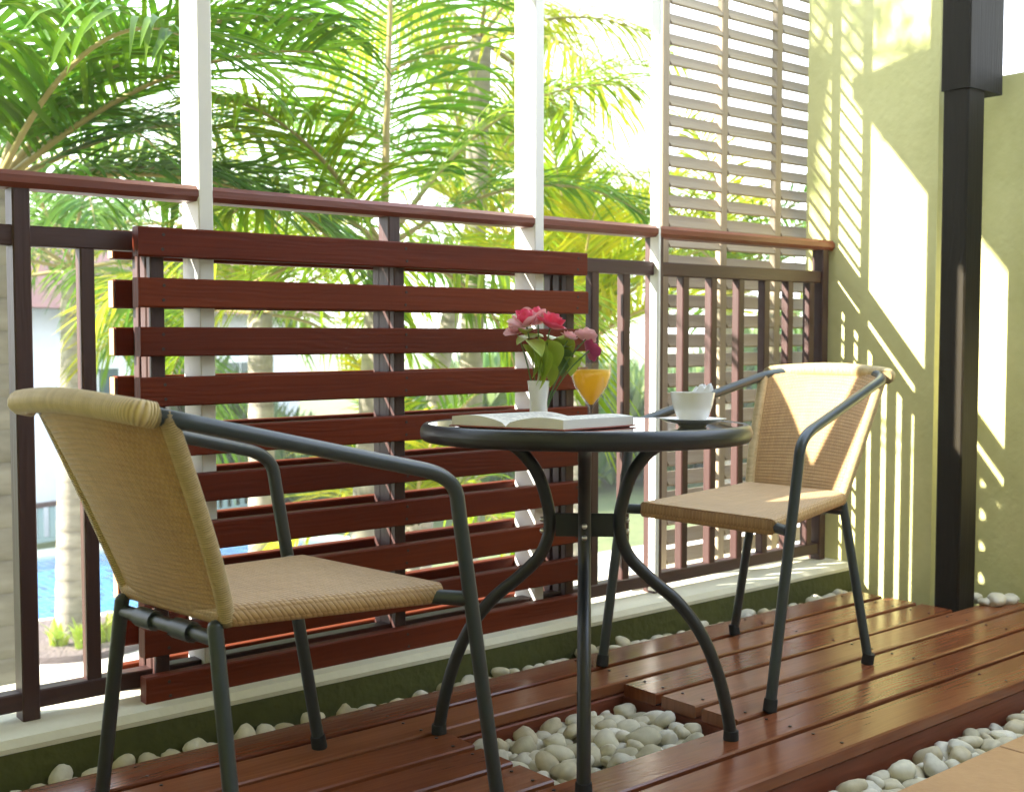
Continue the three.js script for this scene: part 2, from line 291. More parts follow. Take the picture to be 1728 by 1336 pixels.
{
  const t = thing('slat_screen', 'red brown double slat screen fixed to the railing behind the chair', 'screen'); reseed(21);
  for (let i = 0; i < 10; i++) {
    const y1 = 1.092 - i * .1084, y0 = y1 - .0635, j = rr(-.003, .003);
    const fs = part('slat', boxAB(1.0 + rr(-.002, .002), 2.315 + rr(-.003, .003), y0 + j, y1 + j, -2.466, -2.435, .003, rr(0, 9)), M.slat[(i * 5) % 6], t);
    part('screws', screwGeo([1.054, 1.69, 2.277].flatMap(x => [[x + rr(-.003, .003), y0 + j + .016, -2.4346], [x + rr(-.003, .003), y1 + j - .016, -2.4346]])), screwMat, fs).userData.kind = 'stuff';
    part('slat', boxAB(1.0 + rr(-.002, .002), 2.315 + rr(-.003, .003), y0 + j, y1 + j, -2.596, -2.565, .003, rr(0, 9)), M.slat[(i * 5 + 2) % 6], t);
    part('end_grain', boxAB(.9945, .9975, y0 + j + .002, y1 + j - .002, -2.594, -2.567, .001), M.slatEnd, t);
  }
  for (const x of [1.054, 1.69, 2.277]) { part('batten', upright(x - .016, x + .016, .062, 1.035, -2.487, -2.4665, .002, x), M.railing, t); part('batten', upright(x - .016, x + .016, .062, 1.035, -2.5645, -2.5345, .002, x), M.railing, t); }
}
// white posts
[[1.156, 1.191, 2.455, 'white steel roof post behind the left chair and slat screen'], [2.150, 2.183, 2.455, 'white steel roof post above the flowers'], [2.648, 2.659, 2.6, 'white steel post at the edge of the louvred screen']].forEach(([x0, x1, top, label]) => {
  const t = thing('roof_post', label, 'post', [0, 0, 0], 0, 'white roof posts along the railing');
  part('shaft', upright(x0, x1, LEDGE + .008, top, x0 > 2.5 ? -2.510 : -2.562, -2.473, .002), M.white, t);
  part('base_plate', tf(new RoundedBoxGeometry(x1 - x0 + .06, .008, .14, 1, .002), (x0 + x1) / 2, LEDGE + .004, -2.62), M.white, t);
});
// louvred screen between the last white post and the side wall
{
  const t = thing('louvre_screen', 'tan louvred timber screen beside the green side wall', 'screen'); reseed(31);
  const z = -2.655, xs = [2.862, 3.155, 3.452, 3.70], w = .036;
  xs.forEach((x, i) => part('stile', upright(x - w / 2, x + w / 2 - (i === 3 ? .006 : 0), LEDGE, 2.6, z - .0125, z + .0125, .003, i), M.louver, t));
  for (let b = 0; b < 3; b++) {
    const x0 = xs[b] + w / 2 + .001, x1 = xs[b + 1] - w / 2 - .001;
    const g = [0, 1].map(q => { const a = beam(x1 - x0, .052, .009, .002, q * 2.3 + b); a.rotateX(-.62); return a; });
    for (let k = 0; k < 38; k++) { const m = part('slat', g[k % 2], M.louver, t); m.position.set((x0 + x1) / 2, .12 + k * .0655, z); m.rotation.x = rr(-.03, .03); }
  }
}

// ================================================================== CHAIRS
function makeChair(label, pos, turn) {
  const t = thing('bistro_chair', label, 'chair', pos, turn, 'wicker armchairs at the round table');
  const tr = .0128;
  for (const s of [-1, 1]) {
    const leg = part('leg', tube(new THREE.LineCurve3(V(.300, .006, s * .2576), V(.2, .545, s * .2589)), tr, 4, 14), M.metal, t);
    part('foot_cap', tf(new THREE.CylinderGeometry(.0155, .0165, .028, 14), .2985, .014, s * .2576, 0, 0, .18), M.rubber, leg);
  }
  for (const s of [-1, 1]) {
    const leg = part('leg', tube(new THREE.LineCurve3(V(-.217, .006, s * .213), V(-.207, .415, s * .138)), tr * .95, 4, 14), M.metal, t);
    part('foot_cap', tf(new THREE.CylinderGeometry(.0150, .0160, .028, 14), -.2168, .014, s * .2122, s * .18, 0, 0), M.rubber, leg);
  }
  // arm hoop: front bend, arm, sweep round the back and forward again
  const hoop = [V(.2, .545, -.2589), V(.187, .622, -.259), V(-.360, .7535, -.1815), V(-.380, .766, 0), V(-.360, .7535, .1815), V(.187, .622, .259), V(.2, .545, .2589)];
  const hp = roundedPath(hoop, [.07, .085, .18, .085, .07]);
  part('arm_hoop', tube(hp, tr, 150, 14), M.metal, t);
  // wicker wrapped round the back of the hoop
  const roll = roundedPath([V(-.334, .7473, -.1853), V(-.360, .7535, -.1815), V(-.380, .766, 0), V(-.360, .7535, .1815), V(-.334, .7473, .1853)], [.045, .18, .045]);
  part('back_roll', (() => { const g = new THREE.TubeGeometry(roll, 90, .0195, 14, false); const caps = [0, 1].map(q => { const p = roll.getPointAt(q); const s = new THREE.SphereGeometry(.0194, 14, 8); s.scale(.35, 1, 1); s.translate(p.x, p.y, p.z); return s; }); return mergeGeometries([g, ...caps]); })(), M.wickerRoll, t);
  // woven back: bowed in plan, leaning back
  const backPt = (u, v) => { const hw = lerp(.145, .188, Math.pow(v, .8)); const bow = lerp(.012, .068, v) * Math.pow(Math.abs(u), 2.4); return V(lerp(-.198, -.373, Math.pow(v, 1.08)) + bow, lerp(.425, .764 - .024 * u * u, v), u * hw); };
  const grid = (fn, nu, nv, su, sv) => { const P = [], U = [], I = []; for (let j = 0; j <= nv; j++) for (let i = 0; i <= nu; i++) { const p = fn(i / nu, j / nv); P.push(p.x, p.y, p.z); U.push(i / nu * su, j / nv * sv); } for (let j = 0; j < nv; j++) for (let i = 0; i < nu; i++) { const a = j * (nu + 1) + i, b = a + 1, c = a + nu + 1, d = c + 1; I.push(a, b, d, a, d, c); } const g = new THREE.BufferGeometry(); g.setAttribute('position', new THREE.Float32BufferAttribute(P, 3)); g.setAttribute('uv', new THREE.Float32BufferAttribute(U, 2)); g.setIndex(I); g.computeVertexNormals(); return g; };
  const front = grid((u, v) => backPt(u * 2 - 1, v), 28, 14, .46, .4), rear = grid((u, v) => backPt(1 - u * 2, v).add(V(-.007, -.002, 0)), 28, 14, .46, .4);
  part('backrest', mergeGeometries([front, rear]), M.wicker, t);
  for (const s of [-1, 1]) { const pts = []; for (let k = 0; k <= 10; k++) pts.push(backPt(s * .985, k / 10).add(V(-.003, 0, 0))); part('back_border', tube(new THREE.CatmullRomCurve3(pts), .0135, 24, 10), M.wickerRoll, t); }
  // woven seat with a rolled front edge
  const sg = new RoundedBoxGeometry(.455, .036, .425, 6, .0178); const p = sg.attributes.position, uvs = sg.attributes.uv;
  for (let i = 0; i < p.count; i++) {
    let x = p.getX(i), y = p.getY(i), z = p.getZ(i); uvs.setXY(i, z * 1.0 + .3, x * 1.0 + y * .8);
    const f = (x + .2275) / .455; z *= lerp(.72, 1.0, Math.pow(clamp(f, 0, 1), .8)); const lat = z / .2125; y += -.014 * (1 - lat * lat) * Math.sin(clamp(f, 0, 1) * Math.PI) ; if (f > .78) y -= .034 * Math.pow((f - .78) / .22, 2); if (f > .9) { x -= .04 * Math.pow(Math.abs(lat), 3) * (f - .9) / .1; }
    p.setXYZ(i, x, y, z);
  }
  sg.computeVertexNormals(); sg.translate(.022, .432, 0);
  part('seat', sg, M.wicker, t);
  for (const s of [-1, 1]) part('seat_bracket', tube(new THREE.LineCurve3(V(.190, .405, s * .185), V(.2235, .405, s * .250)), .0135, 2, 10), M.metal, t);
  const cb = part('rear_crossbar', tube(new THREE.LineCurve3(V(-.205, .396, -.140), V(-.205, .396, .140)), .0115, 2, 12), M.metal, t);
  for (const z of [-.06, .05]) part('collar', tf(new THREE.CylinderGeometry(.0165, .0165, .05, 12), -.205, .396, z, Math.PI / 2), M.metal, cb);
  return t;
}
makeChair('wicker armchair with grey metal frame seen from behind, nearest the camera', [.9748, 0, -1.8133], .134);
makeChair('wicker armchair with grey metal frame by the green wall, facing the table', [2.437, 0, -1.9333], 3.2072);

// ================================================================== TABLE
const TC = [1.711, -1.807], TY = .673, TILT = .026;                         // the top leans a little on the uneven deck
const tiltQ = new THREE.Quaternion().setFromAxisAngle(V(.726, 0, .688).normalize(), -TILT);
const onTop = (x, z, up = 0) => V(x, TY + TILT * ((x - TC[0]) * -.688 + (z - TC[1]) * .726) + up, z);
const lean = (o, up = 0) => { o.position.copy(onTop(o.position.x, o.position.z, up)); o.quaternion.premultiply(tiltQ); };
{
  const t = thing('round_table', 'small round dark metal table with four curved legs over the pebble pit', 'table', [TC[0], 0, TC[1]], Math.atan2(.726, -.688) * -1);
  const tiltLocal = new THREE.Quaternion().setFromAxisAngle(V(0, 0, 1), TILT);
  part('tabletop', tf(new THREE.CylinderGeometry(.334, .334, .006, 72), 0, TY - .004, 0), M.tableTop, t).quaternion.copy(tiltLocal);
  part('rim', (() => { const pts = []; for (let k = 0; k <= 24; k++) { const a = k / 24 * Math.PI * 2; pts.push(new THREE.Vector2(.338 + Math.cos(a) * .013, TY - .0185 + Math.sin(a) * .019)); } return new THREE.LatheGeometry(pts, 96); })(), M.tableMetal, t).quaternion.copy(tiltLocal);
  const prof = [[.205, .646], [.15, .624], [.105, .575], [.081, .51], [.074, .455], [.092, .395], [.142, .342], [.196, .296], [.246, .230], [.281, .150], [.303, .067], [.313, .008]];
  for (let k = 0; k < 4; k++) {
    const a = k * Math.PI / 2, c = new THREE.CatmullRomCurve3(prof.map(([r, y]) => V(Math.cos(a) * r, y, Math.sin(a) * r)), false, 'centripetal');
    const leg = part('leg', tube(c, .0135, 60, 14), M.tableMetal, t);
    part('foot_cap', tf(new THREE.CylinderGeometry(.0158, .0166, .02, 14), Math.cos(a) * .313, .010, Math.sin(a) * .313), M.rubber, leg);
    for (const y of [.444, .468]) part('bolt', tf(new THREE.SphereGeometry(.006, 10, 8), Math.cos(a) * .090, y, Math.sin(a) * .090), M.steel, leg);
    const f = beam(.062, .05, .006, .001); f.translate(.031, 0, 0); part('brace', tf(f, 0, .457, 0, 0, -a), M.tableMetal, t);
  }
  part('top_bracket', mergeGeometries([beam(.42, .016, .02, .002), beam(.42, .0159, .0201, .002).rotateY(Math.PI / 2)]).translate(0, .655, 0), M.tableMetal, t);
}
// open book
{
  const t = thing('open_book', 'open book lying with white pages on the dark table', 'book', [1.562, TY, -1.772], 0);
  const u = V(-.2, 0, -.98).normalize(), v = V(.98, 0, -.2).normalize();     // u across the gutter, v along it
  t.rotation.y = Math.atan2(-v.z, v.x); lean(t);                                    // local x = along gutter, local -z = u
  const Wd = .138, Hb = .24;
  const page = (s) => { const sh = new THREE.Shape(); const N = 16, top = x => .023 * Math.pow(Math.sin(Math.min(1, x / Wd * 1.15 + .08) * Math.PI * .5), .7) - .006 * Math.pow(x / Wd, 3); sh.moveTo(.001, .0035); for (let k = 0; k <= N; k++) { const x = .001 + (Wd - .001) * k / N; sh.lineTo(x, .0035 + top(x) * (k === 0 ? .3 : 1)); } sh.lineTo(Wd, .0035); sh.closePath(); const g = new THREE.ExtrudeGeometry(sh, { depth: Hb, bevelEnabled: false, curveSegments: 4 }); g.translate(0, 0, -Hb / 2); g.rotateY(s > 0 ? Math.PI / 2 : -Math.PI / 2); const q = g.attributes.position, w = g.attributes.uv, n = g.attributes.normal; for (let i = 0; i < q.count; i++) w.setXY(i, n.getY(i) > .5 ? q.getX(i) / Hb + .5 : .03, Math.abs(q.getZ(i)) / Wd); return g; };
  for (const s of [-1, 1]) { const m = part('page_block', page(s), M.paper, t); }
  part('cover', tf(new RoundedBoxGeometry(Hb + .008, .003, Wd * 2 + .01, 1, .001), 0, .0018, 0), M.cover, t);
}
// vase and flowers
{
  const vp = [1.71, TY, -1.955];
  const t = thing('flower_vase', 'small white flared vase beside the open book', 'vase', vp); lean(t); t.scale.setScalar(1.08);
  const o = [[0, 0], [.0195, 0], [.0205, .003], [.0185, .02], [.0175, .035], [.0195, .055], [.0235, .082], [.0225, .0825], [.0185, .056], [.0165, .036], [.0165, .012], [0, .01]].map(a => new THREE.Vector2(a[0], a[1]));
  part('body', new THREE.LatheGeometry(o, 40), M.porcelain, t);
  const b = thing('flower_bouquet', 'pink roses with green leaves standing in the white vase', 'flowers', [vp[0], vp[1] + .012, vp[2]]); lean(b, .013); reseed(44);
  const toX = V(.767, 0, .641), toV = V(-.69, 0, .72);                       // sideways and towards the open side
  const pos = (a, h, f) => toX.clone().multiplyScalar(a).add(toV.clone().multiplyScalar(f)).setY(h);
  const stem = (p, r = .0017) => part('stem', tube(new THREE.QuadraticBezierCurve3(V(p.x * .12, 0, p.z * .12), V(p.x * .35, p.y * .6, p.z * .35), p), r, 14, 6, false), M.stem, b);
  const petal = (w, h, cup, curl) => { const nu = 6, nv = 7, P = [], I = []; for (let j = 0; j <= nv; j++) for (let i = 0; i <= nu; i++) { const v = j / nv, a = (i / nu * 2 - 1); const ww = w * Math.sin(Math.PI * Math.min(1, v * .62 + .16)) * (1 - .15 * v * v); const out = cup * (1 - a * a * .85) * Math.sin(v * 2.2) + curl * v * v * v; P.push(a * ww, h * v * (1 - .12 * a * a), out); } for (let j = 0; j < nv; j++) for (let i = 0; i < nu; i++) { const q = j * (nu + 1) + i; I.push(q, q + 1, q + nu + 2, q, q + nu + 2, q + nu + 1); } const g = new THREE.BufferGeometry(); g.setAttribute('position', new THREE.Float32BufferAttribute(P, 3)); g.setIndex(I); g.computeVertexNormals(); return g; };
  const rose = (p, s, mat, mat2, tilt) => {
    const inner = [], outer = []; let k = 0;
    for (const [n, r, open, cl] of [[3, .1, .02, 0], [4, .2, .2, .05], [5, .32, .42, .12], [6, .42, .75, .25]]) for (let i = 0; i < n; i++, k++) {
      const g = petal(.42 * s * (.8 + r), .82 * s * rr(.9, 1.08), .2 * s, cl * s); g.rotateX(open + rr(-.06, .06)); g.translate(0, 0, r * s * .42); g.rotateY(i / n * 6.283 + k * .9); (r > .3 ? outer : inner).push(g);
    }
    const m = part('blossom', mergeGeometries(inner), mat, b); m.position.copy(p); m.rotation.set(tilt[0], 0, tilt[1]); const oo = part('outer_petals', mergeGeometries(outer), mat2, m); return m;
  };
  for (const [a, h, f, s, m1, m2, ti] of [[-.026, .198, .015, .043, M.petalPink, M.petalPale, [.25, .35]], [.026, .192, .02, .041, M.petalPink, M.petalPink, [.3, -.25]], [-.002, .212, -.02, .033, M.petalPink, M.petalPale, [-.1, .1]], [-.050, .184, -.012, .028, M.petalPale, M.petalPale, [.2, .7]], [.104, .168, -.03, .030, M.petalPale, M.petalPale, [-.2, -.5]], [.112, .142, -.03, .028, M.petalMauve, M.petalMauve, [.1, -1.2]], [.066, .168, .0, .022, M.petalPale, M.petalPale, [.2, -.3]]]) { const p = pos(a, h, f); stem(p); rose(p, s, m1, m2, ti); }
  const leaf = (l, w) => { const n = 9, P = [], I = []; for (let j = 0; j <= n; j++) { const v = j / n, ww = w * Math.pow(Math.sin(Math.PI * Math.pow(v, .8)), .8) + .0004, y = -l * .35 * v * v; P.push(l * v, y + ww * .35, -ww, l * v, y, 0, l * v, y + ww * .35, ww); } for (let j = 0; j < n; j++) for (let i = 0; i < 2; i++) { const q = j * 3 + i; I.push(q, q + 3, q + 4, q, q + 4, q + 1); } const g = new THREE.BufferGeometry(); g.setAttribute('position', new THREE.Float32BufferAttribute(P, 3)); g.setIndex(I); g.computeVertexNormals(); return g; };
  const spots = [[0, .172, .03, -1.3, -1.15, .074, .022], [.022, .166, .027, -.55, -.95, .062, .021], [-.02, .165, .02, -2.6, -.15, .07, .016], [-.01, .17, -.01, 2.7, .1, .06, .015], [.035, .158, -.01, .25, -.2, .066, .018], [.03, .166, .0, -.2, .35, .056, .016], [-.012, .145, .022, -1.9, -.9, .058, .017], [.05, .145, .0, .1, -.55, .068, .019], [.01, .172, -.02, 1.4, .2, .056, .017], [-.004, .132, .024, -1.4, -1.25, .058, .019], [.07, .15, .0, .5, .1, .052, .015], [-.03, .178, .01, -2.9, .45, .05, .013], [.012, .150, .03, -1.0, -1.35, .066, .02], [-.012, .15, .03, -1.7, -1.25, .06, .019], [.045, .168, .01, -.4, -.3, .056, .018], [-.03, .156, .015, -2.3, -.5, .058, .015], [.06, .162, -.01, .6, -.1, .056, .017], [.004, .112, .02, -1.2, -1.3, .05, .017], [.02, .118, .015, -.7, -1.1, .05, .016], [.075, .128, -.01, .2, -.4, .056, .017]];
  spots.forEach(([a, h, f, az, el, l, w], i) => { const m = part('leaf', leaf(l * 1.1, w * 1.3), i === 4 || i === 7 || i === 10 ? M.leafDark : M.leafPlant, b); m.position.copy(pos(a, h, f)); m.rotation.set(0, az + .7, el, 'YZX'); });
}
// juice glass
{
  const t = thing('juice_glass', 'stemmed glass of orange juice behind the open book', 'glass', [1.868, TY, -1.952]); lean(t); t.scale.set(1.24, 1.1, 1.24);
  const sc = 1;
  const prof = [[0, .0], [.029, .0], [.029, .0015], [.008, .004], [.0035, .009], [.0034, .022], [.006, .027], [.018, .045], [.031, .068], [.037, .09], [.0375, .104], [.036, .117], [.0345, .117], [.0358, .104], [.0353, .09], [.0295, .069], [.0165, .047], [.004, .0295], [0, .029]].map(a => new THREE.Vector2(a[0] * sc, a[1]));
  part('goblet', new THREE.LatheGeometry(prof, 48), M.glass, t);
  part('juice', new THREE.LatheGeometry([[0, .0298], [.0038, .0302], [.016, .0478], [.0288, .0695], [.0345, .0905], [.0350, .1035], [0, .1035]].map(a => new THREE.Vector2(...a)), 48), M.juice, t);
}
// cup, saucer, napkin
{
  const p = [1.800, TY, -1.585];
  const s = thing('saucer', 'white saucer under the coffee cup at the table edge', 'saucer', p); lean(s);
  part('dish', new THREE.LatheGeometry([[0, .002], [.022, .002], [.024, 0], [.028, 0], [.029, .004], [.05, .008], [.068, .0155], [.0675, .0165], [.048, .0105], [.027, .0065], [0, .006]].map(a => new THREE.Vector2(...a)), 56), M.porcelain, s);
  const c = thing('coffee_cup', 'white porcelain coffee cup on its saucer', 'cup', [p[0], p[1] + .0066, p[2]], .88); lean(c, .0072); c.scale.setScalar(1.06);
  part('bowl', new THREE.LatheGeometry([[0, .002], [.019, .002], [.021, 0], [.024, .0005], [.025, .004], [.031, .014], [.038, .034], [.0425, .058], [.0415, .0585], [.0365, .034], [.029, .0155], [.018, .007], [0, .006]].map(a => new THREE.Vector2(...a)), 48), M.porcelain, c);
  part('handle', tube(new THREE.CatmullRomCurve3([V(.037, .046, 0), V(.058, .05, 0), V(.062, .034, 0), V(.05, .02, 0), V(.033, .019, 0)]), .0042, 24, 8), M.porcelain, c);
  // crumpled napkin pushed into the cup
  reseed(66); const P = [], I = [], n = 14; for (let j = 0; j <= n; j++) for (let i = 0; i <= n; i++) { const a = i / n * 2 - 1, b2 = j / n * 2 - 1, r = Math.hypot(a, b2); P.push(a * .03 + rr(-.002, .002), .02 * (1 - r * .4) + .014 * Math.sin(a * 4 + b2 * 3) * Math.cos(b2 * 5) + .014 * a + rr(-.0025, .0025), b2 * .028 + rr(-.002, .002)); } for (let j = 0; j < n; j++) for (let i = 0; i < n; i++) { const q = j * (n + 1) + i; I.push(q, q + n + 2, q + 1, q, q + n + 1, q + n + 2); } const g = new THREE.BufferGeometry(); g.setAttribute('position', new THREE.Float32BufferAttribute(P, 3)); g.setIndex(I); g.computeVertexNormals();
  const nk = single('napkin', g, new THREE.MeshPhysicalMaterial({ color: new THREE.Color().setRGB(.8, .8, .8), roughness: .9, transmission: .25, thickness: 0, side: THREE.DoubleSide }), 'crumpled white paper napkin tucked in the coffee cup', 'napkin'); nk.position.set(p[0] + .006, p[1] + .046, p[2] + .004); nk.rotation.y = -.7; lean(nk, .05);
}

// ================================================================== GARDEN
const barkTex = texture(128, 512, (u, v) => { const ring = Math.pow(Math.abs(Math.sin(v * 8 * Math.PI)), .25); return mixc([.11, .095, .07], [.38, .345, .28], clamp(.75 * fbm(u, v, 6, 24, 14, 4) + .45 * ring - .25, 0, 1)); }, true, [1, 1]);
M.bark = new THREE.MeshStandardMaterial({ map: barkTex, bumpMap: texture(64, 512, (u, v) => Math.pow(Math.abs(Math.sin(v * 8 * Math.PI)), .3) * .7 + .3 * fbm(u, v, 4, 32, 3, 2), false), bumpScale: .012, roughness: .9 });
function trunkGeo(a, b, bend, r0, r1, seg = 40) {
  const c = new THREE.QuadraticBezierCurve3(a, a.clone().lerp(b, .55).add(bend), b), P = [], U = [], I = [], m = 14; const L = c.getLength();
  for (let j = 0; j <= seg; j++) { const t = j / seg, p = c.getPointAt(t); const ring = 1 + .05 * Math.pow(Math.abs(Math.sin(t * L * 8 * Math.PI)), 3) + (t < .06 ? (.06 - t) * 4 : 0); for (let i = 0; i <= m; i++) { const q = i / m * 6.283, r = lerp(r0, r1, t) * ring; P.push(p.x + Math.cos(q) * r, p.y, p.z + Math.sin(q) * r); U.push(i / m, t * L); } }
  for (let j = 0; j < seg; j++) for (let i = 0; i < m; i++) { const q = j * (m + 1) + i; I.push(q, q + m + 1, q + 1, q + 1, q + m + 1, q + m + 2); }
  const g = new THREE.BufferGeometry(); g.setAttribute('position', new THREE.Float32BufferAttribute(P, 3)); g.setAttribute('uv', new THREE.Float32BufferAttribute(U, 2)); g.setIndex(I); g.computeVertexNormals(); return g;
}
M.rachis = new THREE.MeshStandardMaterial({ color: new THREE.Color().setRGB(.28, .22, .08), roughness: .6 });
M.frond = [[.125, .265, .012], [.25, .38, .010], [.085, .20, .016], [.40, .46, .012]].map(c => { const m = leafy(c[0], c[1], c[2], .5, .6); m.specularIntensity = .2; return m; });
for (const m of M.frond) m.vertexColors = true;
// one frond: returns { leaflets, rachis } in its own frame (grows along +x)
function frond({ L, e0, droop, leaf, n, w, hang, alpha = 1.0, r = .016 }) {
  const ns = 16, pts = [V(0, 0, 0)], ang = []; let p = V(0, 0, 0);
  for (let k = 0; k < ns; k++) { const t = (k + .5) / ns, e = e0 - droop * Math.pow(t, 1.6); p = p.clone().add(V(Math.cos(e), Math.sin(e), 0).multiplyScalar(L / ns)); pts.push(p); }
  const c = new THREE.CatmullRomCurve3(pts), P = [], C = [], I = [];
  for (let k = 0; k < n; k++) for (const s of [-1, 1]) {
    const t = clamp(.14 + .86 * (k + rr(-.3, .3)) / n, .1, .998), b = c.getPointAt(t), tg = c.getTangentAt(t), nrm = V(-tg.y, tg.x, 0);
    const l = leaf * (.45 + .85 * Math.sin(Math.PI * Math.pow(t, .75) * .92 + .12)) * rr(.82, 1.1) * .82, al = lerp(alpha, alpha * .55, t) + rr(-.16, .16);
    const dir = tg.clone().multiplyScalar(Math.cos(al)).add(V(0, 0, s * Math.sin(al))).add(nrm.clone().multiplyScalar(rr(.12, .5))).normalize();
    const wd = V().crossVectors(dir, nrm).normalize(), up = V().crossVectors(wd, dir).normalize().multiplyScalar(s > 0 ? 1 : 1);
    const ww = w * rr(.75, 1.15), hg = hang * rr(.5, 1.5), twist = rr(-.5, .5), col = rr(.7, 1.25), yel = rr(.85, 1.25), base = P.length / 3, seg = 5;
    for (let q = 0; q <= seg; q++) {
      const v = q / seg, o = b.clone().add(dir.clone().multiplyScalar(l * v)); o.y -= hg * l * v * v; const cw = ww * (q === seg ? .04 : Math.pow(Math.sin(Math.PI * (v * .86 + .1)), .75));
      const a = wd.clone().multiplyScalar(Math.cos(twist * v)).add(up.clone().multiplyScalar(Math.sin(twist * v))), f = up.clone().multiplyScalar(cw * .35);
      const e1 = o.clone().add(a.clone().multiplyScalar(cw)).add(f), e2 = o.clone().sub(a.clone().multiplyScalar(cw)).add(f);
      P.push(e1.x, e1.y, e1.z, o.x, o.y, o.z, e2.x, e2.y, e2.z); for (let z = 0; z < 3; z++) C.push(col * yel, col, col * .9);
    }
    for (let q = 0; q < seg; q++) for (let i = 0; i < 2; i++) { const z = base + q * 3 + i; I.push(z, z + 3, z + 4, z, z + 4, z + 1); }
  }
  const g = new THREE.BufferGeometry(); g.setAttribute('position', new THREE.Float32BufferAttribute(P, 3)); g.setAttribute('color', new THREE.Float32BufferAttribute(C, 3)); g.setIndex(I); g.computeVertexNormals();
  const rg = new THREE.TubeGeometry(c, 20, r, 6, false); const rp = rg.attributes.position, m = 7; for (let j = 0; j <= 20; j++) { const o = c.getPointAt(j / 20), k = lerp(1, .15, j / 20); for (let i = 0; i < m; i++) { const x = j * m + i; rp.setXYZ(x, o.x + (rp.getX(x) - o.x) * k, o.y + (rp.getY(x) - o.y) * k, o.z + (rp.getZ(x) - o.z) * k); } }
  return { leaflets: g, rachis: rg };
}
function palm(label, base, crown, { r0 = .1, r1 = .07, n = 12, L = 1.8, leaf = .5, w = .014, count = 44, hang = .35, mats = [0, 1], eMin = .1, eMax = 1.35, droop = 1.3, seed = 1, bend = [0, 0, 0], extra = [], skip }) {
  reseed(seed);
  const t = thing('palm_tree', label, 'palm tree', base, 0, 'palms in the garden');
  const top = V(crown[0] - base[0], crown[1] - base[1], crown[2] - base[2]);
  part('trunk', trunkGeo(V(0, 0, 0), top, V(...bend), r0, r1), M.bark, t);
  const add = (az, o, mi) => { const f = frond(o), m = part('frond', f.leaflets, M.frond[mi], t); part('rachis', f.rachis, M.rachis, m); m.position.copy(top); m.rotation.y = az; m.rotation.x = 0; return m; };
  for (let k = 0; k < n; k++) {
    const az = k * 2.39996 + rr(-.25, .25), q = k / Math.max(1, n - 1), e0 = lerp(eMin, eMax, Math.pow(q, .8)) + rr(-.1, .1); if (skip && skip(az % 6.283, e0)) continue;
    add(az, { L: L * rr(.85, 1.1), e0, droop: droop * rr(.7, 1.2), leaf: leaf * rr(.9, 1.1), n: count, w, hang, r: .011 + L * .003 }, mats[Math.floor(R() * mats.length)]);
  }
  for (const [az, o, mi] of extra) add(az, { L, leaf, n: count, w, hang, droop, e0: .8, ...o }, mi);
  return t;
}
const azTo = (dx, dz) => Math.atan2(-dz, dx);
// near palm at the left edge
palm('large palm with thick grey trunk at the left edge of the railing', [1.36, -1.5, -4.75], [1.40, 1.42, -4.80], { r0: .14, r1: .11, n: 9, L: 1.7, leaf: .62, w: 0.0134, count: 48, hang: .45, mats: [0, 2, 0], eMin: .25, eMax: 1.2, seed: 101,
  extra: [[azTo(.6, .75), { e0: .62, droop: .75, L: 1.45, leaf: .62, n: 46, hang: .12, alpha: 1.25 }, 0], [azTo(.9, .25), { e0: .95, droop: 1.0, L: 1.5 }, 0], [azTo(.75, .5), { e0: .2, droop: .8, L: 1.3 }, 2], [azTo(1, -.2), { e0: .55, droop: .8, L: 1.5 }, 2]] });
// palm by the pool with the pale ringed trunk
palm('palm with pale ringed trunk standing in front of the pool', [3.109, -1.5, -9.0], [3.17, 1.35, -8.95], { r0: .115, r1: .085, n: 15, L: 2.0, leaf: .6, w: 0.0115, count: 56, hang: .55, mats: [2, 0, 0], eMin: -.35, eMax: 1.1, seed: 102 });
// centre palm with the upright frond
palm('palm with tall upright frond in the middle behind the slat screen', [2.95, -1.5, -4.75], [3.08, 1.26, -4.62], { r0: .085, r1: .07, n: 6, L: 1.3, leaf: .55, w: 0.0096, count: 56, hang: .5, mats: [0, 1, 1], eMin: -.3, eMax: .55, seed: 103,
  extra: [[azTo(-.38, .92), { e0: 1.44, droop: .22, L: 1.9, leaf: .86, n: 84, hang: .4, alpha: 1.28, r: .022, w: .0095 }, 0], [azTo(.9, .35), { e0: 1.0, droop: 1.1, L: 1.6 }, 1], [azTo(-.75, .3), { e0: .75, droop: .9, L: 1.3 }, 1]] });
palm('bright yellow green palm clump right of the flowers behind the railing', [4.95, -1.5, -5.35], [4.95, .75, -5.3], { r0: .09, r1: .07, n: 15, L: 1.35, leaf: .48, w: 0.0102, count: 53, hang: .15, mats: [1, 3, 3], eMin: .35, eMax: 1.45, droop: .9, seed: 104 });
palm('tall palm with fronds hanging into the top right of the garden', [4.9, -1.5, -6.4], [4.75, 2.75, -6.0], { r0: .09, r1: .07, n: 11, L: 1.5, leaf: .55, w: 0.0096, count: 50, hang: .7, mats: [1, 3, 0], eMin: -.4, eMax: .9, seed: 105 });
palm('sunlit palm between the first two white posts, far back', [4.3, -1.5, -9.3], [4.4, 1.75, -9.2], { r0: .10, r1: .075, n: 10, L: 1.9, leaf: .55, w: 0.0090, count: 42, hang: .4, mats: [3, 3, 1], eMin: -.1, eMax: 1.35, seed: 106 });
palm('pale stemmed palm behind the middle of the slat screen', [3.9, -1.5, -7.4], [3.85, 1.0, -7.3], { r0: .10, r1: .08, n: 12, L: 1.5, leaf: .5, w: 0.0102, count: 48, hang: .45, mats: [1, 3], eMin: -.1, eMax: 1.2, seed: 116 });
